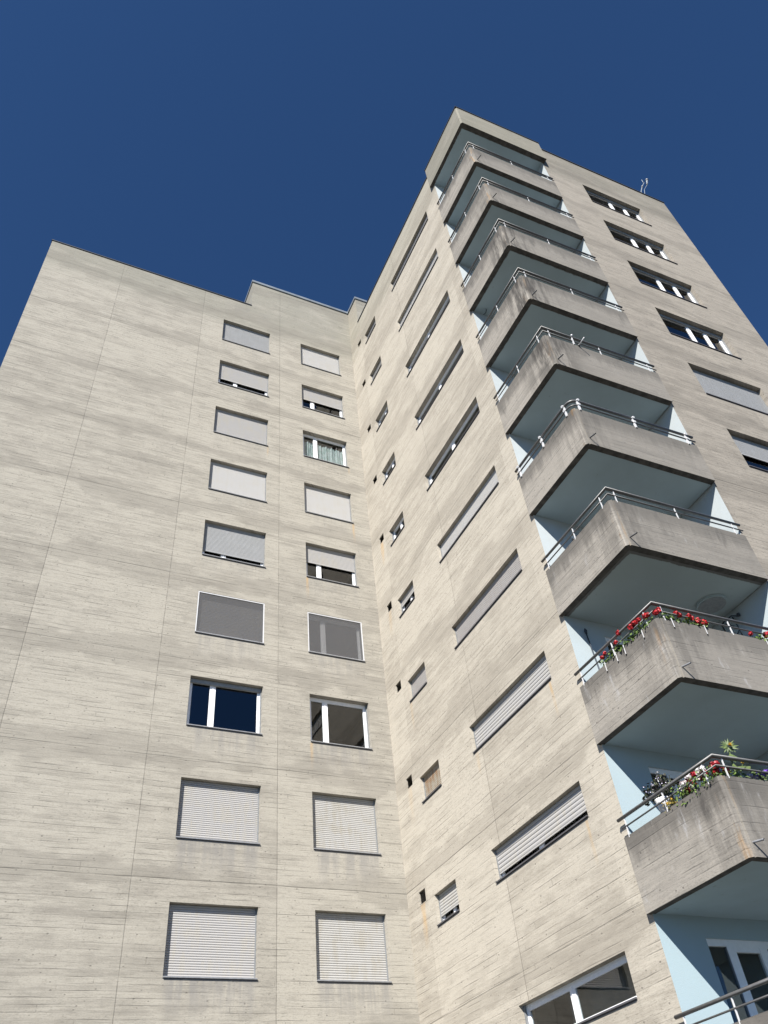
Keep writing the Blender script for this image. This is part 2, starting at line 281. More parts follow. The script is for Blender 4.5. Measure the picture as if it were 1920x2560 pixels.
# ------------------------------------------------------------------ mesh builder
class MB:
    def __init__(s): s.v = []; s.f = []; s.mi = []; s.mats = []; s.sm = []
    def slot(s, m):
        if m not in s.mats: s.mats.append(m)
        return s.mats.index(m)
    def face(s, pts, m, smooth=False):
        i = len(s.v); s.v += [tuple(p) for p in pts]; s.f.append(tuple(range(i, i + len(pts)))); s.mi.append(s.slot(m)); s.sm.append(smooth)
    def box(s, F, u0, u1, o0, o1, z0, z1, m):
        c = [F.pt(u, o, z) for z in (z0, z1) for o in (o0, o1) for u in (u0, u1)]
        for q in ((0, 1, 3, 2), (4, 6, 7, 5), (0, 4, 5, 1), (2, 3, 7, 6), (0, 2, 6, 4), (1, 5, 7, 3)): s.face([c[i] for i in q], m)
    def prism(s, poly, z0, z1, m, mb=None):
        a = [Vector((p.x, p.y, z0)) for p in poly]; b = [Vector((p.x, p.y, z1)) for p in poly]; n = len(poly)
        for i in range(n): s.face([a[i], a[(i + 1) % n], b[(i + 1) % n], b[i]], m)
        s.face(b, m); s.face(a[::-1], mb or m)
    def tube(s, pts, r, m, n=10, cap=True):
        pts = [Vector(p) for p in pts]; rings = []
        for i, p in enumerate(pts):
            rr = r[i] if isinstance(r, (list, tuple)) else r
            d = (pts[min(i + 1, len(pts) - 1)] - pts[max(i - 1, 0)]).normalized()
            k = 1.
            if 0 < i < len(pts) - 1:
                c = (pts[i] - pts[i - 1]).normalized().dot(d); k = 1 / max(.5, c)
            a = d.cross(Vector((0, 0, 1)));  a = a.normalized() if a.length > .05 else Vector((1, 0, 0))
            b = a.cross(d).normalized()
            rings.append([p + (a * math.cos(t) * k + b * math.sin(t)) * rr for t in [2 * math.pi * j / n for j in range(n)]])
        i0 = len(s.v); s.v += [tuple(q) for R in rings for q in R]; mi = s.slot(m)
        for i in range(len(rings) - 1):
            for j in range(n):
                k = (j + 1) % n; s.f.append((i0 + i * n + j, i0 + i * n + k, i0 + (i + 1) * n + k, i0 + (i + 1) * n + j)); s.mi.append(mi); s.sm.append(True)
        if cap:
            s.f.append(tuple(i0 + j for j in range(n))[::-1]); s.mi.append(mi); s.sm.append(False)
            e = i0 + (len(rings) - 1) * n; s.f.append(tuple(e + j for j in range(n))); s.mi.append(mi); s.sm.append(False)
    def build(s, name, parent=None, label=None):
        me = bpy.data.meshes.new(name); me.from_pydata(s.v, [], s.f); me.update()
        for m in s.mats: me.materials.append(MAT[m])
        me.polygons.foreach_set('material_index', s.mi); me.polygons.foreach_set('use_smooth', s.sm)
        bm = bmesh.new(); bm.from_mesh(me); bmesh.ops.remove_doubles(bm, verts=bm.verts, dist=1e-5); bmesh.ops.recalc_face_normals(bm, faces=bm.faces) if len(bm.faces) else None
        bm.to_mesh(me); bm.free()
        o = bpy.data.objects.new(name, me); COL.objects.link(o)
        if parent: o.parent = parent
        if label: o['label'] = label
        return o
def thing(name, label, cat, loc=(0, 0, 0), group=None):
    o = bpy.data.objects.new(name, None); COL.objects.link(o); o.empty_display_size = .2
    o['label'] = label; o['category'] = cat
    if group: o['group'] = group
    return o
def topmesh(o, label, cat, group=None):
    o['label'] = label; o['category'] = cat
    if group: o['group'] = group
    return o
# ------------------------------------------------------------------ ground
g = MB(); MAT['ground'] = plain('grass_and_asphalt', (.055, .055, .045), .95, vs=.6, var=.3)
g.face([(-900, -900, -.12), (900, -900, -.12), (900, 900, -.12), (-900, 900, -.12)], 'ground')
gd = g.build('ground'); gd['kind'] = 'structure'
# ------------------------------------------------------------------ building
BLD = thing('apartment_building', 'tall raw concrete apartment block with roller shutters and a stack of corner balconies', 'building')
def facade(mb, F, u0, u1, z0, z1, holes, depth, m):
    us = sorted({u0, u1, *[h[0] for h in holes], *[h[1] for h in holes]}); zs = sorted({z0, z1, *[h[2] for h in holes], *[h[3] for h in holes]})
    us = [u for u in us if u0 <= u <= u1]; zs = [z for z in zs if z0 <= z <= z1]
    for i in range(len(us) - 1):
        for j in range(len(zs) - 1):
            cu, cz = (us[i] + us[i + 1]) / 2, (zs[j] + zs[j + 1]) / 2
            if any(h[0] < cu < h[1] and h[2] < cz < h[3] for h in holes): continue
            mb.face([F.pt(us[i], 0, zs[j]), F.pt(us[i + 1], 0, zs[j]), F.pt(us[i + 1], 0, zs[j + 1]), F.pt(us[i], 0, zs[j + 1])], m)
    for (a, b, c, d) in holes:
        if not (u0 <= a and b <= u1): continue
        for p, q in (((a, c), (b, c)), ((b, c), (b, d)), ((b, d), (a, d)), ((a, d), (a, c))):
            mb.face([F.pt(p[0], 0, p[1]), F.pt(q[0], 0, q[1]), F.pt(q[0], -depth, q[1]), F.pt(p[0], -depth, p[1])], m)
ZG = -.12
AW1, AW2 = (-5.5522, -3.6293), (-2.3246, -.5954); BWL, BWS, BV = (3.8749, 7.0327), (1.3173, 2.3196), (.5984, .9157); CW = (4.8848, 7.4939)
hA = [(a, b, z_(AZB, r), z_(0, r)) for (a, b) in (AW1, AW2) for r in range(10)]
hB = [(*BWL, z_(BZB, r), z_(0, r)) for r in range(10)] + [(*BWS, z_(BZB, r), z_(0, r)) for r in range(10)] + [(*BV, z_(.0207, r), z_(.296, r)) for r in range(10)]
hC = [(*CW, z_(-1.4006, r), z_(0, r)) for r in range(10)]
AE = -12.3321; RST = -4.4538; CE = 9.4266; RR = .8483
mb = MB(); facade(mb, FA, AE, 0, ZG, z_(AROOF), hA, .24, 'A'); facade(mb, FA, RST, 0, z_(AROOF), z_(RROOF), [], .24, 'A')
mb.build('wall', BLD, 'left concrete facade with two columns of shuttered windows')
mb = MB(); facade(mb, FBW, 0, W, ZG, z_(BROOF), hB, .32, 'B'); facade(mb, FBW, 0, RR, z_(BROOF), z_(RROOF), [], .3, 'B')
facade(mb, FBW, W, L, ZG, z_(KB, 9), [], .3, 'B')
mb.build('wall', BLD, 'pale concrete side of the tower facing the left block')
mb = MB(); facade(mb, FC, W2, CE, ZG, z_(CROOF), hC, .3, 'C'); facade(mb, FC, 0, W2, ZG, z_(KB, 9), [], .3, 'C')
mb.build('wall', BLD, 'greyer concrete front of the tower with wide windows')
# rear and side walls, stair head, roofs
YB = 9.0; ce = FC.pt(CE, 0, 0)
mb = MB()
mb.face([(AE, 0, ZG), (AE, YB, ZG), (AE, YB, z_(AROOF)), (AE, 0, z_(AROOF))], 'A')
mb.face([(AE, YB, ZG), (ce.x, YB, ZG), (ce.x, YB, z_(BROOF)), (AE, YB, z_(BROOF))], 'A')
mb.face([(ce.x, YB, ZG), (ce.x, ce.y, ZG), (ce.x, ce.y, z_(CROOF)), (ce.x, YB, z_(CROOF))], 'C')
mb.face([(RST, 0, z_(AROOF)), (RST, 5, z_(AROOF)), (RST, 5, z_(RROOF)), (RST, 0, z_(RROOF))], 'A')
mb.face([(0, -RR, z_(BROOF) - .3), (3, -RR, z_(BROOF) - .3), (3, -RR, z_(RROOF)), (0, -RR, z_(RROOF))], 'A')
mb.face([(3, -RR, z_(BROOF) - .3), (3, 5, z_(BROOF) - .3), (3, 5, z_(RROOF)), (3, -RR, z_(RROOF))], 'A')
mb.face([(3, 5, z_(BROOF) - .3), (RST, 5, z_(BROOF) - .3), (RST, 5, z_(RROOF)), (3, 5, z_(RROOF))], 'A')
mb.build('wall', BLD, 'rear and side walls with the raised stair head')
mb = MB(); MAT['roof'] = plain('gravel_roof', (.2, .19, .18), .9)
mb.face([(AE, 0, z_(AROOF) - .25), (RST, 0, z_(AROOF) - .25), (RST, YB, z_(AROOF) - .25), (AE, YB, z_(AROOF) - .25)], 'roof')
mb.face([(RST, 0, z_(RROOF) - .05), (0, 0, z_(RROOF) - .05), (0, -RR, z_(RROOF) - .05), (3, -RR, z_(RROOF) - .05), (3, 5, z_(RROOF) - .05), (RST, 5, z_(RROOF) - .05)], 'roof')
mb.face([(0, YB, z_(BROOF) - .25), (0, -FL, z_(BROOF) - .25), (ce.x, -FL, z_(BROOF) - .25), (ce.x, YB, z_(BROOF) - .25)], 'roof')
fr_ = FC.pt(FR, 0, 0)
mb.face([(fr_.x, -FL, z_(BROOF) - .25), (fr_.x, fr_.y, z_(BROOF) - .25), (ce.x, ce.y, z_(BROOF) - .25), (ce.x, -FL, z_(BROOF) - .25)], 'roof')
mb.build('roof', BLD)
# metal roof edges
def cap(F, u0, u1, z, m, h=.05, p=.03, w=.3):
    c = MB(); c.box(F, u0, u1, -w, p, z - .002, z + h, m); return c.build('roof_edge', BLD)
cap(FA, AE - .03, RST - .004, z_(AROOF), 'cap', .04); cap(FBW, RR + .003, FL - .002, z_(BROOF), 'cap', .035)
cap(FC, FR + .003, CE + .02, z_(CROOF), 'cap', .05)
ks = MB(); cA = FA
ks.prism([Vector((RST - .04, -.045, 0)), Vector((-.045, -.045, 0)), Vector((-.045, -RR - .045, 0)), Vector((3, -RR - .045, 0)), Vector((3, -RR + .3, 0)), Vector((.3, -RR + .3, 0)), Vector((.3, .3, 0)), Vector((RST + .3, .3, 0)), Vector((RST + .3, 5, 0)), Vector((RST - .04, 5, 0))], z_(RROOF) - .1, z_(RROOF) + .03, 'capl')
ks.build('roof_edge', BLD, 'grey blue metal edge round the raised stair head')
# top balcony canopy
cn = corner(PF, PFC); a_ = FBW.pt(FL, PF, 0); b_ = FC.pt(FR, PFC, 0)
mb = MB(); c1 = Vector((cn.x, cn.y + .05, 0)); c2 = FC.pt(-.07, PFC, 0)
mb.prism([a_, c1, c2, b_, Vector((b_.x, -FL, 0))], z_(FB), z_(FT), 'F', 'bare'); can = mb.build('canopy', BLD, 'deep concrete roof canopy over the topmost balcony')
mb = MB(); mb.prism([Vector((.0, -W - .001, 0)), Vector((0, -L + .0, 0)), FC.pt(W2, 0, 0), Vector((C2.x, -W - .001, 0))], z_(FB) - .004, z_(FB) + .02, 'soffit'); mb.build('ceiling', can)
mb = MB()
cp1 = corner(PF + .025, PFC + .025)
mb.prism([FBW.pt(FL - .02, PF + .025, 0), cp1, FC.pt(FR + .02, PFC + .025, 0), FC.pt(FR + .02, PFC - .2, 0), Vector((.2, -L + .1, 0)), FBW.pt(FL - .02, -.2, 0)], z_(FT) + .001, z_(FT) + .04, 'cap'); mb.build('roof_edge', can)
# ------------------------------------------------------------------ balcony recess
DU0, DU1 = .885, 3.02
hD = [(DU0, DU1, z_(KB, r) + .2, z_(-.03, r)) for r in range(10)]
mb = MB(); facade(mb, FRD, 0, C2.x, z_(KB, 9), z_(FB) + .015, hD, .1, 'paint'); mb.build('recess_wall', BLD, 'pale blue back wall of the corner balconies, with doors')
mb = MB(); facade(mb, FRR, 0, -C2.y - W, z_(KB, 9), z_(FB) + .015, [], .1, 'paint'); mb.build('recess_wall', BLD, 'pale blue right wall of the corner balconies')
def door(r):
    z1 = z_(-.03, r); z0 = z_(KB, r) + .2; F = FRD
    f = MB(); y0, y1 = -.09, -.03
    f.box(F, DU0, DU1, y0, y1, z1 - .1, z1, 'frame'); f.box(F, DU0, DU1, y0, y1, z0, z0 + .1, 'frame')
    f.box(F, DU0, DU0 + .03, y0, y1, z0 + .1, z1 - .1, 'frame'); f.box(F, DU1 - .06, DU1, y0, y1, z0 + .1, z1 - .1, 'frame')
    f.box(F, 1.27, 1.43, y0, y1 + .01, z0 + .1, z1 - .1, 'frame'); f.box(F, 1.93, 2.09, y0, y1 + .01, z0 + .1, z1 - .1, 'frame')
    f.box(F, 1.43, 1.93, y0, y1, z1 - .17, z1 - .1, 'frame'); f.box(F, 1.43, 1.93, y0, y1, z0 + .1, z0 + .22, 'frame')
    f.box(F, 1.263, 1.269, y0, y1, z0 + .1, z1 - .1, 'guide')
    d = f.build('balcony_door', BLD)
    for a, b, zt in ((DU0 + .03, 1.263, z1 - .1), (1.43, 1.93, z1 - .17), (2.09, DU1 - .06, z1 - .1)):
        p = MB(); p.box(F, a, b, -.065, -.055, z0 + (.22 if a == 1.43 else .1), zt, 'glass'); p.build('pane', d)
    h = MB(); h.box(F, 1.385, 1.4, -.02, .03, z0 + 1.0, z0 + 1.14, 'sill'); h.build('handle', d)
    rm = MB(); room(rm, F, DU0 - .5, DU1 + .5, z0 - .0, z1 + .25, -.1, -3.); rm.build('room', d)
def room(mb, F, u0, u1, z0, z1, o0, o1):
    mb.face([F.pt(u0, o1, z0), F.pt(u1, o1, z0), F.pt(u1, o1, z1), F.pt(u0, o1, z1)], 'room')
    for (a, b) in (((u0, z0), (u1, z0)), ((u1, z0), (u1, z1)), ((u1, z1), (u0, z1)), ((u0, z1), (u0, z0))):
        mb.face([F.pt(a[0], o0, a[1]), F.pt(b[0], o0, b[1]), F.pt(b[0], o1, b[1]), F.pt(a[0], o1, a[1])], 'room')
for r in range(10): door(r)
# ------------------------------------------------------------------ balconies
def off_path(d, z, ul=KL, ur=KR, rnd=0.):       # the L-shaped line along both balcony fronts, d = distance outwards from the parapet face
    c = corner(P + d, PC + d); a = FBW.pt(ul, P + d, 0); b = FC.pt(ur, PC + d, 0); V = Vector((0, 0, z))
    if not rnd: return [a + V, c + V, b + V]
    da = (a - c).normalized(); db = (b - c).normalized(); p0, p1 = c + da * rnd, c + db * rnd
    return [a + V] + [(p0 * (1 - t) ** 2 + c * 2 * t * (1 - t) + p1 * t * t) + V for t in [i / 8 for i in range(9)]] + [b + V]
def balcony(r):
    zt, zb = z_(KT, r), z_(KB, r); o = corner(P, PC); i = corner(P - .14, PC - .14)
    ch = Vector((o.x, o.y + .055, 0)); q1 = FC.pt(-.03, PC, 0); q2 = FC.pt(-.018, PC - .022, 0); q3 = FC.pt(.0, PC - .022, 0); q4 = FC.pt(.012, PC, 0)
    out = [FBW.pt(KL, P, 0), ch, q1, q2, q3, q4, FC.pt(KR, PC, 0), FC.pt(KR, PC - .14, 0), i, FBW.pt(KL, P - .14, 0)]
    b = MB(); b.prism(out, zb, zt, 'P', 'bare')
    # front faces butt against the wall: close the gap behind the overlapping ends
    b.prism([FC.pt(KR - .002, PC - .142, 0), Vector((C2.x - .003, -W - .003, 0)), Vector((.003, -W - .003, 0)), FBW.pt(KL + .045, P - .142, 0), i + Vector((.003, .003, 0))], zb + .004, zb + .2, 'P', 'soffit')
    bo = b.build('balcony', BLD)
    rl = MB(); rr = .0 if r != 5 else .22; R = .027 if r != 5 else .032
    rl.tube(off_path(-.005, zt + .29, KL - .03, KR + .0, rr), R, 'rail', 12); rl.build('top_rail', bo)
    rl = MB(); rl.tube(off_path(-.005 if r != 5 else .0, zt + .142, KL + .01, KR + .02, rr), .0135 if r != 5 else .018, 'rail', 8); rl.build('middle_rail', bo)
    for F, u in ((FBW, 7.955), (FBW, 8.91), (FBW, 9.835), (FC, .09), (FC, 1.56), (FC, 3.03)):
        pf = P if F is FBW else PC; p = MB()
        hw, dp = (.008, .009) if r != 5 else (.017, .02)
        p.box(F, u - hw, u + hw, pf - .015, pf - .015 + dp * 2, zt - .035, zt + .265, 'post')
        if r == 5: p.tube([F.pt(u, pf + .0, zt + .285), F.pt(u, pf + .06, zt + .27)], .03, 'post', 8); p.tube([F.pt(u, pf + .0, zt + .142), F.pt(u, pf + .05, zt + .13)], .028, 'post', 8)
        p.build('post', bo)
    if r == 4:
        p = MB(); u = .77; p.box(FC, u - .012, u + .012, PC - .01, PC + .02, zt - .0, zt + .34, 'post'); p.tube([FC.pt(u, PC + .02, zt + .31), FC.pt(u, PC + .05, zt + .35)], .022, 'post', 8); p.build('post', bo)
        p = MB(); p.tube([FC.pt(.9, PC - .01, zt + .0), FC.pt(.9, PC + .25, zt + .02)], .014, 'post', 8); p.tube([FC.pt(.9, PC - .01, zt), FC.pt(.9, PC + .05, zt + .004)], .03, 'rail', 8); p.build('bracket_arm', bo)
    s = MB(); s.tube([FC.pt(.035, PC - .05, zb + .2), FC.pt(.075, PC + .165, zb + .17)], .015, 'rail' if r < 7 else 'sill', 10, cap=False)
    s.tube([FC.pt(.035, PC - .05, zb + .2), FC.pt(.073, PC + .158, zb + .172)], .0115, 'dark', 8); s.build('water_spout', bo)
    return bo
BAL = [balcony(r) for r in range(10)]
cl = MB(); cc = Vector((2.68, -9.14, 0)); n = 40
cl.prism([cc + Vector((math.cos(t), math.sin(t), 0)) * .3 for t in [2 * math.pi * k / n for k in range(n)]], z_(KB, 6) - .05, z_(KB, 6) + .003, 'soffit')
cl.prism([cc + Vector((math.cos(t), math.sin(t), 0)) * .27 for t in [2 * math.pi * k / n for k in range(n)]], z_(KB, 6) - .062, z_(KB, 6) - .049, 'box')
cl.build('ceiling_lamp', BAL[6], 'round flat lamp on the balcony ceiling')
# ------------------------------------------------------------------ windows
def slats(mb, F, u0, u1, z0, z1, o, m, ph=.047):
    n = max(1, round((z1 - z0) / ph)); ph = (z1 - z0) / n; prof = []
    for k in range(n):
        zb = z1 - (k + 1) * ph
        prof += [(o - .014, zb), (o - .014, zb + ph * .1), (o - .001, zb + ph * .2), (o + .004, zb + ph * .55), (o - .001, zb + ph * .97)]
    prof += [(o - .007, z1)]; prof = sorted(prof, key=lambda q: q[1])
    for (oa, za), (ob, zb) in zip(prof, prof[1:]):
        mb.face([F.pt(u0, oa, za), F.pt(u1, oa, za), F.pt(u1, ob, zb), F.pt(u0, ob, zb)], m)
    mb.box(F, u0, u1, o - .012, o + .006, z0 - .025, z0, m)
    mb.face([F.pt(u0, o - .02, z0 - .02), F.pt(u1, o - .02, z0 - .02), F.pt(u1, o - .02, z1), F.pt(u0, o - .02, z1)], m)
def window(F, u0, u1, zt, zb, dep, cov, col='s_grey', mull=(.3,), sill='sill', box=False, screen=False, curtain=False, sashw=.055, label=None, ph=.047, gl='glass', sp=.035, ajar=False):
    e = .002; u0 += e; u1 -= e; zt -= e; zs = zb + .045            # top of the sill
    of = -(dep + .035)                                              # face of the fixed frame
    fr = MB(); ow = .045
    fr.box(F, u0, u1, of - .06, of, zt - ow, zt, 'frame'); fr.box(F, u0, u1, of - .06, of, zs - .04, zs + .005, 'frame')
    fr.box(F, u0, u0 + ow, of - .06, of, zs + .005, zt - ow, 'frame'); fr.box(F, u1 - ow, u1, of - .06, of, zs + .005, zt - ow, 'frame')
    cuts = [u0 + (u1 - u0) * k for k in mull]; e0 = [u0 + ow] + [c + .02 for c in cuts]; e1 = [c - .02 for c in cuts] + [u1 - ow]
    for c in cuts: fr.box(F, c - .02, c + .02, of - .06, of + .001, zs + .005, zt - ow, 'frame')
    panes = []
    for a, b in zip(e0, e1):
        oo = of - .008
        fr.box(F, a, b, of - .055, oo, zt - ow - sashw, zt - ow, 'frame'); fr.box(F, a, b, of - .055, oo, zs + .005, zs + .005 + sashw, 'frame')
        fr.box(F, a, a + sashw, of - .055, oo, zs + .005 + sashw, zt - ow - sashw, 'frame'); fr.box(F, b - sashw, b, of - .055, oo, zs + .005 + sashw, zt - ow - sashw, 'frame')
        panes.append((a + sashw, b - sashw, zs + .005 + sashw, zt - ow - sashw))
    # guide rails on both sides
    fr.box(F, u0, u0 + .028, of + .004, -dep + .014, zs, zt, 'guide'); fr.box(F, u1 - .028, u1, of + .004, -dep + .014, zs, zt, 'guide')
    wo = fr.build('window', BLD, label)
    if cov < .97 or screen:
        for (a, b, c, d) in panes:
            p = MB(); p.box(F, a, b, of - .04, of - .03, c, d, gl); p.build('pane', wo)
        rm = MB(); room(rm, F, u0 - .4, u1 + .4, zs - .5, zt + .35, of - .2, of - 2.6)
        # reveal between frame and room
        rm.face([F.pt(u0 - .4, of - .2, zs - .5), F.pt(u1 + .4, of - .2, zs - .5), F.pt(u1 + .4, of - .2, zs), F.pt(u0 - .4, of - .2, zs)], 'room')
        rm.build('room', wo)
    s = MB(); s.box(F, u0 - .001, u1 + .001, -(dep + .035), sp, zb + .02, zb + .044, sill)
    s.face([F.pt(u0, 0.001, zb + .0), F.pt(u1, .001, zb + .0), F.pt(u1, .001, zb + .019), F.pt(u0, .001, zb + .019)], 'sill_d'); s.build('sill', wo)  # dark strip below the sill paints in the sill's shade
    if box:
        b = MB(); b.box(F, u0, u1, of + .002, -dep + .012, zt - .115, zt - .012, 'box'); b.build('shutter_box', wo)
    if cov > 0:
        zz = zs + .027 + (zt - zs - .03) * (1 - cov) + (0 if cov > .97 else .0)
        sh = MB(); slats(sh, F, u0 + .012, u1 - .012, zz, zt - .003, -dep, col, ph); sh.build('shutter', wo)
    if curtain:
        c = MB(); zt2 = zs + .8 * (zt - zs)
        for (a, b, *_r) in panes:
            n = 50
            for k in range(n):
                ua, ub = a + (b - a) * k / n, a + (b - a) * (k + 1) / n
                f = lambda u: of - .09 + .018 * math.sin(u * 27) + .014 * math.sin(u * 61 + 1)
                c.face([F.pt(ua, f(ua), zs + .05), F.pt(ub, f(ub), zs + .05), F.pt(ub, f(ub) - .01, zt2 + .03 * math.sin(ub * 9)), F.pt(ua, f(ua) - .01, zt2 + .03 * math.sin(ua * 9))], 'curtain', True)
        c.build('curtain', wo)
    if screen:
        c = MB(); t = .03; oo = -.004
        for q in ((u0, u1, zt - t, zt), (u0, u1, zs, zs + t), (u0, u0 + t, zs + t, zt - t), (u1 - t, u1, zs + t, zt - t)): c.box(F, q[0], q[1], oo - .03, oo, q[2], q[3], 'post')
        c.box(F, u0 + t, u1 - t, oo - .018, oo - .015, zs + t, zt - t, 'screen'); c.build('insect_screen', wo)
    return wo
def wa(cn_, r, **k):
    u = AW1 if cn_ == 1 else AW2
    return window(FA, *u, z_(0, r), z_(AZB, r), .13, **k)
wa(1, 0, cov=1, col='s_blue', label='window with a closed silver shutter, top of the left column')
wa(1, 1, cov=.68, col='s_grey', mull=(.35,), label='window with its shutter stopped just above the sill, near the top of the left column')
wa(1, 2, cov=1, col='s_grey'); wa(1, 3, cov=1, col='s_white')
wa(1, 4, cov=.81, col='s_blue', mull=(.35,), label='window with a grey shutter leaving a thin dark gap at the sill')
wa(1, 5, cov=1, col='s_dark', screen=True, label='window with a white-edged insect screen over a lowered grey shutter')
wa(1, 6, cov=0, box=True, mull=(.33,), gl='glass_c', label='open-shuttered window with dark blue panes in white frames')
wa(1, 7, cov=1, col='s_grey'); wa(1, 8, cov=1, col='s_grey')
wa(2, 0, cov=1, col='s_white'); wa(2, 1, cov=.52, col='s_grey', mull=(.28,), label='window with its shutter half lowered, second from the top of the inner column')
wa(2, 2, cov=0, mull=(.31,), curtain=True, label='window with mint green half curtains')
wa(2, 3, cov=1, col='s_white')
wa(2, 4, cov=.5, col='s_grey', mull=(.28,), label='window with its shutter half lowered over brown panes, middle of the inner column')
wa(2, 5, cov=.0, mull=(.31,), screen=True, label='window behind a white-edged insect screen')
wa(2, 6, cov=0, mull=(.29,), label='open-shuttered window with brown reflections in its panes')
wa(2, 7, cov=1, col='s_yel'); wa(2, 8, cov=1, col='s_yel')
wa(1, 9, cov=1, col='s_grey'); wa(2, 9, cov=1, col='s_grey')
def wb(r, **k): return window(FBW, *BWL, z_(0, r), z_(BZB, r), .1, sill='sill_d', sp=.03, **k)
wb(0, cov=.45, col='s_dark', mull=(.47,)); wb(1, cov=1, col='s_white', label='long window with a closed white shutter near the top of the tower')
wb(2, cov=0, mull=(.47,)); wb(3, cov=0, mull=(.47,)); wb(4, cov=0, mull=(.47,))
wb(5, cov=.8, col='s_white', mull=(.47,)); wb(6, cov=1, col='s_warm'); wb(7, cov=1, col='s_grey', ph=.07)
wb(8, cov=.76, col='s_grey', mull=(.47,), ph=.07, label='long window with its slatted shutter stopped above two dark panes')
wb(9, cov=0, mull=(.46,), label='long open-shuttered window with thick white frames, lowest on the tower side')
def ws(r, **k): return window(FBW, *BWS, z_(0, r), z_(BZB, r), .1, sill='sill_d', sp=.03, sashw=.035, mull=(.55,), **k)
ws(0, cov=.45, col='s_dark'); ws(1, cov=.4, col='s_dark'); ws(2, cov=0); ws(3, cov=0); ws(4, cov=0)
ws(5, cov=.4, col='s_grey'); ws(6, cov=1, col='s_warm'); ws(7, cov=1, col='s_brown', label='small window with a brown stained shutter'); ws(8, cov=.72, col='s_yel', ph=.06)
ws(9, cov=1, col='s_grey')
for r in range(10):
    k = dict(cov=0, box=True, mull=(.5, .755)) if r < 4 else dict(cov=1, col='s_blue', mull=(.5, .755)) if r in (4, 6, 7, 9) else dict(cov=.52, col='s_blue', mull=(.5, .755))
    window(FC, *CW, z_(0, r), z_(-1.4006, r), .14, sill='sill_d', sp=.03, gl='glass_c', **k)
for r in range(10):
    v = MB(); u0, u1 = BV; z0, z1 = z_(.0207, r), z_(.296, r)
    v.face([FBW.pt(u0, -.2, z0), FBW.pt(u1, -.2, z0), FBW.pt(u1, -.2, z1), FBW.pt(u0, -.2, z1)], 'dark')
    n = 8
    for k in range(n):
        z = z0 + (k + .5) * (z1 - z0) / n
        v.face([FBW.pt(u0 + .002, -.03, z - .01), FBW.pt(u1 - .002, -.03, z - .01), FBW.pt(u1 - .002, -.06, z + .018), FBW.pt(u0 + .002, -.06, z + .018)], 'louver')
    v.build('vent', BLD)
# ------------------------------------------------------------------ plants
def rv(r): return Vector((random.uniform(-1, 1), random.uniform(-1, 1), random.uniform(-1, 1))) * r
def leaf(mb, p, n, r, m, k=6, pointed=0.):
    n = n.normalized(); a = n.cross(Vector((.3, .2, 1))).normalized(); b = n.cross(a)
    t0 = random.random() * 6.28; pts = []
    for j in range(k):
        t = t0 + 2 * math.pi * j / k; rr = r * (1 + pointed * math.cos(t - t0)) * random.uniform(.85, 1.1)
        pts.append(p + a * math.cos(t) * rr + b * math.sin(t) * rr + n * random.uniform(-.1, .1) * r)
    mb.face(pts, m)
def blossom(mb, p, R, m, n=80, ps=.36):
    for _ in range(n):
        d = rv(1).normalized(); leaf(mb, p + d * R * random.uniform(.6, 1), d + rv(.5), R * ps, m, 5)
def foliage(mb, F, u0, u1, pf, zt, m, dens=110, drop=.05, rise=.1, r=.02):
    for _ in range(int((u1 - u0) * dens)):
        u = random.uniform(u0, u1); t = random.random(); o = pf + random.uniform(-.16, .055); z = zt + random.uniform(-drop if o > pf + .01 else 0, rise)
        leaf(mb, F.pt(u, o, z), F.n * random.uniform(.2, 1) + Vector((0, 0, random.uniform(.1, .9))) + rv(.5), r * random.uniform(.7, 1.3), m, 7)
def planter(name, label, F, u0, u1, r, leafm_, flowers, brackets, drop=.05, group=None, dens=330, rise=.1, lr=.022):
    pf = P if F is FBW else PC; zt = z_(KT, r); t = thing(name, label, 'flower box', group=group)
    b = MB(); b.box(F, u0, u1, pf - .31, pf - .15, zt - .14, zt + .02, 'trough'); b.box(F, u0 + .015, u1 - .015, pf - .295, pf - .165, zt + .02, zt + .025, 'dark'); b.build('trough', t)
    f = MB(); foliage(f, F, u0, u1, pf - .02, zt + .015, leafm_, dens, drop, rise, lr); f.build('foliage', t)
    for (u, dz, o, R, m) in flowers:
        q = MB(); pp = F.pt(u, pf + o, zt + dz); blossom(q, pp, R, m)
        q.tube([F.pt(u + .02, pf - .12, zt + .02), (F.pt(u + .01, pf + o - .03, zt + dz * .6)), pp], .0035, 'leaf', 5); q.build('blossom', t)
    for u in brackets:
        k = MB(); k.box(F, u - .008, u + .008, pf + .012, pf + .017, zt - .15, zt + .03, 'post'); k.box(F, u - .008, u + .008, pf - .31, pf + .012, zt + .026, zt + .031, 'post')
        k.box(F, u - .009, u + .009, pf + .001, pf + .016, zt - .165, zt - .15, 'dark'); k.build('bracket', t)
    return t
G = 'flower boxes along the balcony parapets'
planter('geranium_box', 'geranium box with sparse red blooms at the far left end of its parapet', FBW, 8.5, 9.12, 7, 'leaf', [(8.61, .15, .0, .045, 'red'), (8.7, .17, .0, .042, 'red'), (9.03, .185, .0, .042, 'red')], (8.63, 8.95), group=G)
planter('geranium_box', 'geranium box full of red blooms just left of the parapet corner', FBW, 9.15, 9.92, 7, 'leaf', [(9.16, .3, .0, .05, 'red'), (9.49, .2, .0, .06, 'red'), (9.58, .215, .0, .055, 'red'), (9.7, .2, .0, .045, 'red'), (9.86, .17, .0, .055, 'red'), (9.92, .155, .0, .04, 'red')], (9.18, 9.68), group=G)
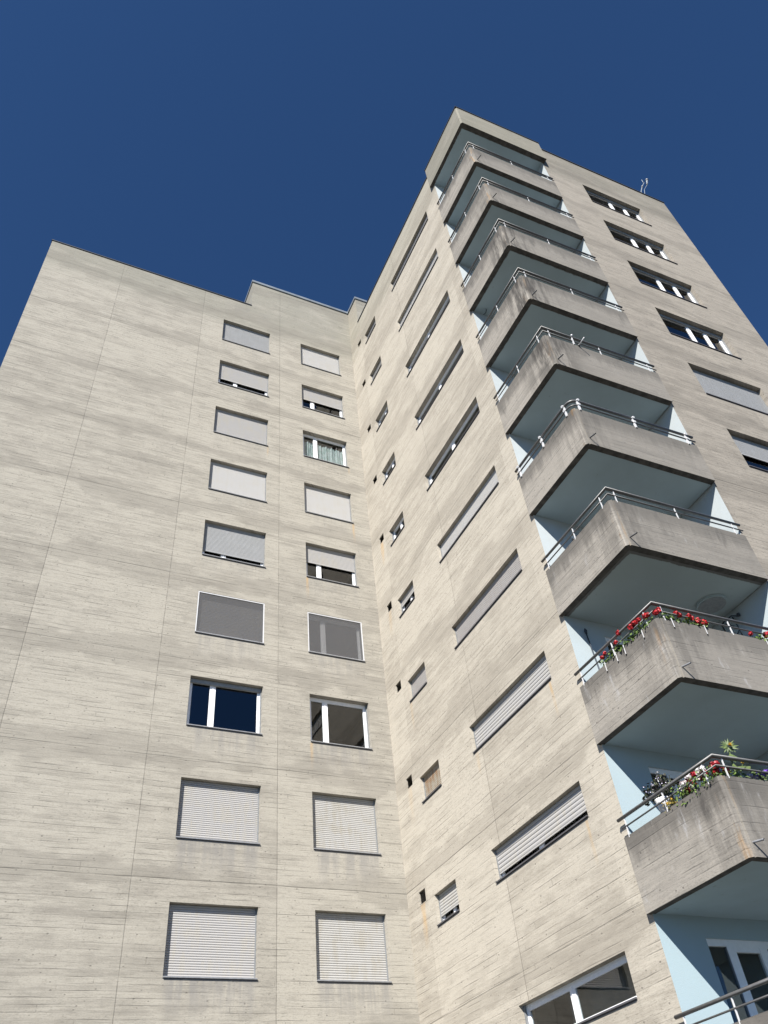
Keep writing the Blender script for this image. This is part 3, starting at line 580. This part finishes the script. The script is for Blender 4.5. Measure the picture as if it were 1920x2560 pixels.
planter('geranium_box', 'geranium box with red blooms just right of the parapet corner', FC, .04, 1.02, 7, 'leaf', [(-.06, .1, .0, .055, 'red'), (.02, .16, .0, .05, 'red'), (.4, .18, .0, .045, 'red'), (.46, .15, .0, .045, 'red'), (.66, .16, .0, .05, 'red'), (.72, .14, .0, .045, 'red'), (.84, .11, .0, .055, 'red'), (.97, .1, .0, .06, 'red')], (.22, .92), group=G, drop=.02)
planter('geranium_box', 'geranium box with pink red blooms at the right end of the parapet', FC, 2.1, 3.1, 7, 'leaf', [(2.0, .08, .0, .04, 'red'), (2.4, .14, .0, .06, 'red'), (2.6, .16, .0, .055, 'red')], (2.3, 3.0), group=G, drop=.02)
planter('petunia_box', 'box of white and crimson petunias on the lowest flowered balcony', FBW, 9.1, 9.98, 8, 'leaf', [
 (9.6, .285, -.16, .055, 'wht'), (9.67, .30, -.16, .055, 'wht'), (9.37, .314, -.16, .05, 'wht'), (9.42, .29, -.16, .04, 'wht'), (9.23, .26, -.16, .055, 'wht'), (9.3, .255, -.16, .045, 'wht'), (9.16, .19, -.16, .05, 'wht'), (9.2, .13, -.16, .045, 'wht'), (9.43, .134, -.12, .05, 'wht'), (9.55, .2, -.16, .04, 'wht'), (9.68, .2, -.15, .035, 'wht'), (9.84, .12, -.14, .03, 'wht'),
 (9.34, .255, -.18, .06, 'crim'), (9.4, .2, -.18, .055, 'crim'), (9.28, .16, -.18, .05, 'crim'), (9.63, .18, -.17, .05, 'crim'), (9.7, .22, -.18, .045, 'crim'), (9.48, .31, -.18, .05, 'crim'), (9.86, .26, -.18, .05, 'crim'), (9.93, .24, -.18, .055, 'crim'), (9.9, .142, -.16, .055, 'red')], (), drop=.1, group=G, dens=420, rise=.2, lr=.017)
planter('yellow_leaf_box', 'low box of yellow and green leaves left of the petunias', FBW, 8.86, 9.08, 8, 'leaf_y', [(8.95, .07, .0, .022, 'yel'), (9.05, .1, -.02, .022, 'yel')], (), drop=.06, group=G, dens=900, rise=.13, lr=.012)
planter('red_flower_box', 'small box of red flowers on the corner beside the tall sunflower', FC, .0, .34, 8, 'leaf', [(.05, .128, -.16, .055, 'red'), (.14, .157, -.16, .04, 'lil'), (.264, .159, -.16, .06, 'red'), (.19, .22, -.18, .035, 'crim')], (), drop=.02, group=G, dens=150, rise=.12)
planter('viola_box', 'box of purple and lilac violas right of the tall sunflower', FC, .62, 1.4, 8, 'leaf_s', [(.665, .138, -.16, .035, 'lil'), (.73, .14, -.16, .035, 'lil'), (.8, .125, -.15, .032, 'lil'), (.85, .17, -.16, .045, 'pur'), (.91, .18, -.16, .05, 'pur'), (.97, .15, -.16, .045, 'pur'), (1.086, .233, -.17, .05, 'pur'), (1.2, .22, -.17, .045, 'pur')], (), drop=.03, group=G, dens=150, rise=.15)
# sunflower
sf = thing('sunflower', 'tall sunflower with an opening yellow head rising above the lowest parapet corner', 'flower')
zt = z_(KT, 8); st = MB(); fr0 = FC.pt(.42, -.08, zt - .1); pts = [fr0, FC.pt(.45, -.08, zt + .15), FC.pt(.48, -.08, zt + .38), FC.pt(.5, -.07, zt + .55)]
st.tube(pts, [.012, .011, .009, .008], 'leaf_s', 7)
st.tube([FC.pt(.46, -.08, zt + .1), FC.pt(.6, -.08, zt + .24), FC.pt(.67, -.08, zt + .33)], .005, 'leaf_s', 6); st.build('stem', sf)
def heart(mb, base, d, n, ln, wd, m):
    d = d.normalized(); s_ = d.cross(n).normalized(); n = s_.cross(d)
    prof = [(0, 0), (-.08, .28), (.12, .5), (.45, .42), (.75, .2), (1, 0)]
    for sg in (1, -1):
        mb.face([base + d * ln * a + s_ * wd * b * sg - n * (abs(b) * wd * .35) for a, b in prof], m)
lf = MB()
for (u, dz, du, dd, ln) in ((.47, .3, .12, -.7, .13), (.46, .17, .15, -.5, .15), (.45, .06, .15, -.5, .14), (.44, .2, -.2, .1, .1), (.48, .33, .25, -.25, .16), (.45, .27, -.25, -.2, .12), (.52, .1, .25, .05, .13), (.6, .13, .2, -.2, .12), (.58, .04, .1, -.25, .13), (.44, .0, -.06, -.3, .13), (.68, .12, .3, .1, .08), (.75, .06, .3, .05, .07)):
    heart(lf, FC.pt(u, -.06, zt + dz + .13), FC.du * du + Vector((0, 0, dd)) + FC.n * .15, FC.n + Vector((0, 0, .4)), ln, .1, 'leaf_s')
lf.build('foliage', sf)
hd = MB(); hc = FC.pt(.505, -.05, zt + .58); ax = (FC.n * .55 + FC.du * -.25 + Vector((0, 0, .1))).normalized(); a = ax.cross(Vector((0, 0, 1))).normalized(); b = ax.cross(a)
for k in range(18):
    t = k / 18 * 6.283; d = a * math.cos(t) + b * math.sin(t) + ax * random.uniform(-.2, .35); heart(hd, hc + d * .03, d, ax, random.uniform(.07, .13), .035, 'leaf_s')
for k in range(30):
    t = random.random() * 6.28; d = a * math.cos(t) + b * math.sin(t); heart(hd, hc + ax * .02, d * random.uniform(.3, 1) + ax * .8, ax, random.uniform(.04, .07), .014, 'yel')
hd.build('flower_head', sf)
bd = MB(); blossom(bd, FC.pt(.675, -.06, zt + .36), .03, 'yel', 26, .55); bd.build('bud', sf)
# potted dark plant
zp = zt + .13; pt_ = thing('potted_plant', 'white pot with a dark purple leafy plant behind the lowest flowered parapet', 'potted plant'); pc = FBW.pt(8.68, -.12, 0)
pm = MB(); pm.tube([pc + Vector((0, 0, zp - .06)), pc + Vector((0, 0, zp + .1)), pc + Vector((0, 0, zp + .135)), pc + Vector((0, 0, zp + .15))], [.085, .11, .118, .118], 'pot', 24); pm.build('pot', pt_)
zf = z_(KB, 8) + .2
pm = MB(); pm.tube([pc + Vector((0, 0, zf)), pc + Vector((0, 0, zf + .03))], .13, 'blk', 20); pm.tube([pc + Vector((0, 0, zf + .03)), pc + Vector((0, 0, zp - .075))], .02, 'blk', 10); pm.tube([pc + Vector((0, 0, zp - .075)), pc + Vector((0, 0, zp - .06))], .1, 'blk', 20); pm.build('stand', pt_)
pm = MB()
for _ in range(480):
    d = rv(1); q = pc + Vector((d.x * .14, d.y * .27, zp + .31 + d.z * .12)); leaf(pm, q, rv(1) + Vector((0, 0, .6)), .02 * random.uniform(.6, 1.3), 'leaf_d', 6)
for (yy, dz) in ((-8.4, .22), (-8.42, .19), (-8.38, .25)):
    for _ in range(18): leaf(pm, Vector((.05, yy, zp + dz)) + rv(.04), rv(1), .022, 'leaf_d', 6)
for _ in range(36):
    d = rv(1); leaf(pm, pc + Vector((-.08 + d.x * .05, d.y * .25, zp + .34 + d.z * .11)), Vector((-1, -.5, .3)) + rv(.4), .009, 'lil', 5)
pm.build('foliage', pt_)
hk = MB(); h0 = Vector((.08, -8.77, zp + .37)); hk.tube([h0 + Vector((0, .0, -.35)), h0, h0 + Vector((0, .02, .09)), h0 + Vector((0, .0, .15)), h0 + Vector((0, -.035, .165)), h0 + Vector((0, -.055, .14))], .011, 'sill', 8)
topmesh(hk.build('hooked_rod'), 'pale grey hooked rod sticking up behind the dark potted plant', 'rod')
# pole and folding bracket on the geranium balcony
zf7 = z_(KB, 7) + .2; z6 = z_(0, 7)
t = thing('wall_pole', 'thin dark pole with a small head leaning on the pale blue wall above the geraniums', 'pole')
q = MB(); q.tube([(.46, -W - .1, zf7), (.405, -W - .035, z6 - .08)], .013, 'blk', 8); q.build('shaft', t)
q = MB(); q.tube([(.405, -W - .04, z6 - .1), (.402, -W - .045, z6 - .04), (.398, -W - .04, z6 + .015)], [.022, .034, .015], 'blk', 8); q.build('head', t)
X = C2.x - .06
rk = MB(); Z = lambda v: v + ZO
rk.tube([(X, -8.731, Z(8.963)), (X - .05, -8.85, Z(8.95)), (X - .05, -9.079, Z(8.945)), (X, -9.193, Z(8.876))], .016, 'blk', 8)
rk.tube([(X, -9.193, Z(8.876)), (X, -9.2, Z(8.93))], .035, 'blk', 8)
rk.tube([(X, -9.05, Z(8.945)), (X, -9.072, Z(8.714)), (X, -9.076, Z(8.48))], .014, 'blk', 8)
rk.tube([(X, -9.06, Z(8.618)), (X, -8.956, Z(8.56)), (X, -8.80, Z(8.52))], .012, 'blk', 8)
rk.tube([(X, -8.74, Z(8.95)), (X, -8.76, Z(8.80))], .014, 'blk', 8)
rk.tube([(X, -8.8, Z(8.94)), (X, -9.0, Z(8.76))], .01, 'blk', 8)
topmesh(rk.build('folding_bracket'), 'dark folding metal bracket fixed to the blue wall above the right-hand geraniums', 'bracket')
hk = MB(); zc = z_(KB, 2)
hk.tube([(.35, -W - .2, zc), (.35, -W - .2, zc - .06), (.33, -W - .17, zc - .16), (.28, -W - .1, zc - .2)], .01, 'blk', 6)
topmesh(hk.build('ceiling_hook'), 'small dark hook hanging from a balcony ceiling beside the pale wall', 'hook')
# roof mast
an = thing('roof_mast', 'thin leaning metal mast with a white dome on the tower roof edge', 'mast')
cpt = lambda u, z: FC.pt(u, -.3, z + ZO)
q = MB(); q.tube([cpt(8.7, 30.0), cpt(9.04, 31.4), cpt(9.38, 32.15), cpt(9.75, 32.85)], [.022, .024, .022, .018], 'capl', 8); q.tube([cpt(9.36, 32.1), cpt(9.44, 32.28)], [.045, .03], 'sill', 8)
q.tube([cpt(8.75, 30.5), cpt(9.0, 31.2)], .012, 'capl', 6); q.tube([cpt(9.7, 32.8), cpt(9.72, 33.1)], .016, 'capl', 8); q.tube([cpt(9.05, 31.3), cpt(8.85, 31.0), cpt(8.8, 30.2)], .012, 'capl', 6); q.build('mast', an)
q = MB(); q.tube([cpt(8.75, 30.0), cpt(9.4, 31.9), cpt(9.93, 32.85)], .014, 'capl', 6); q.build('stay', an)
q = MB(); q.tube([cpt(9.88, 32.8), cpt(9.96, 32.95)], .04, 'sill', 10); q.tube([cpt(9.95, 32.95), cpt(10.1, 33.35)], [.035, .045], 'capl', 12); q.tube([cpt(10.1, 33.35), cpt(10.13, 33.45), cpt(10.16, 33.52)], [.07, .06, .02], 'sill', 14); q.build('dome', an)
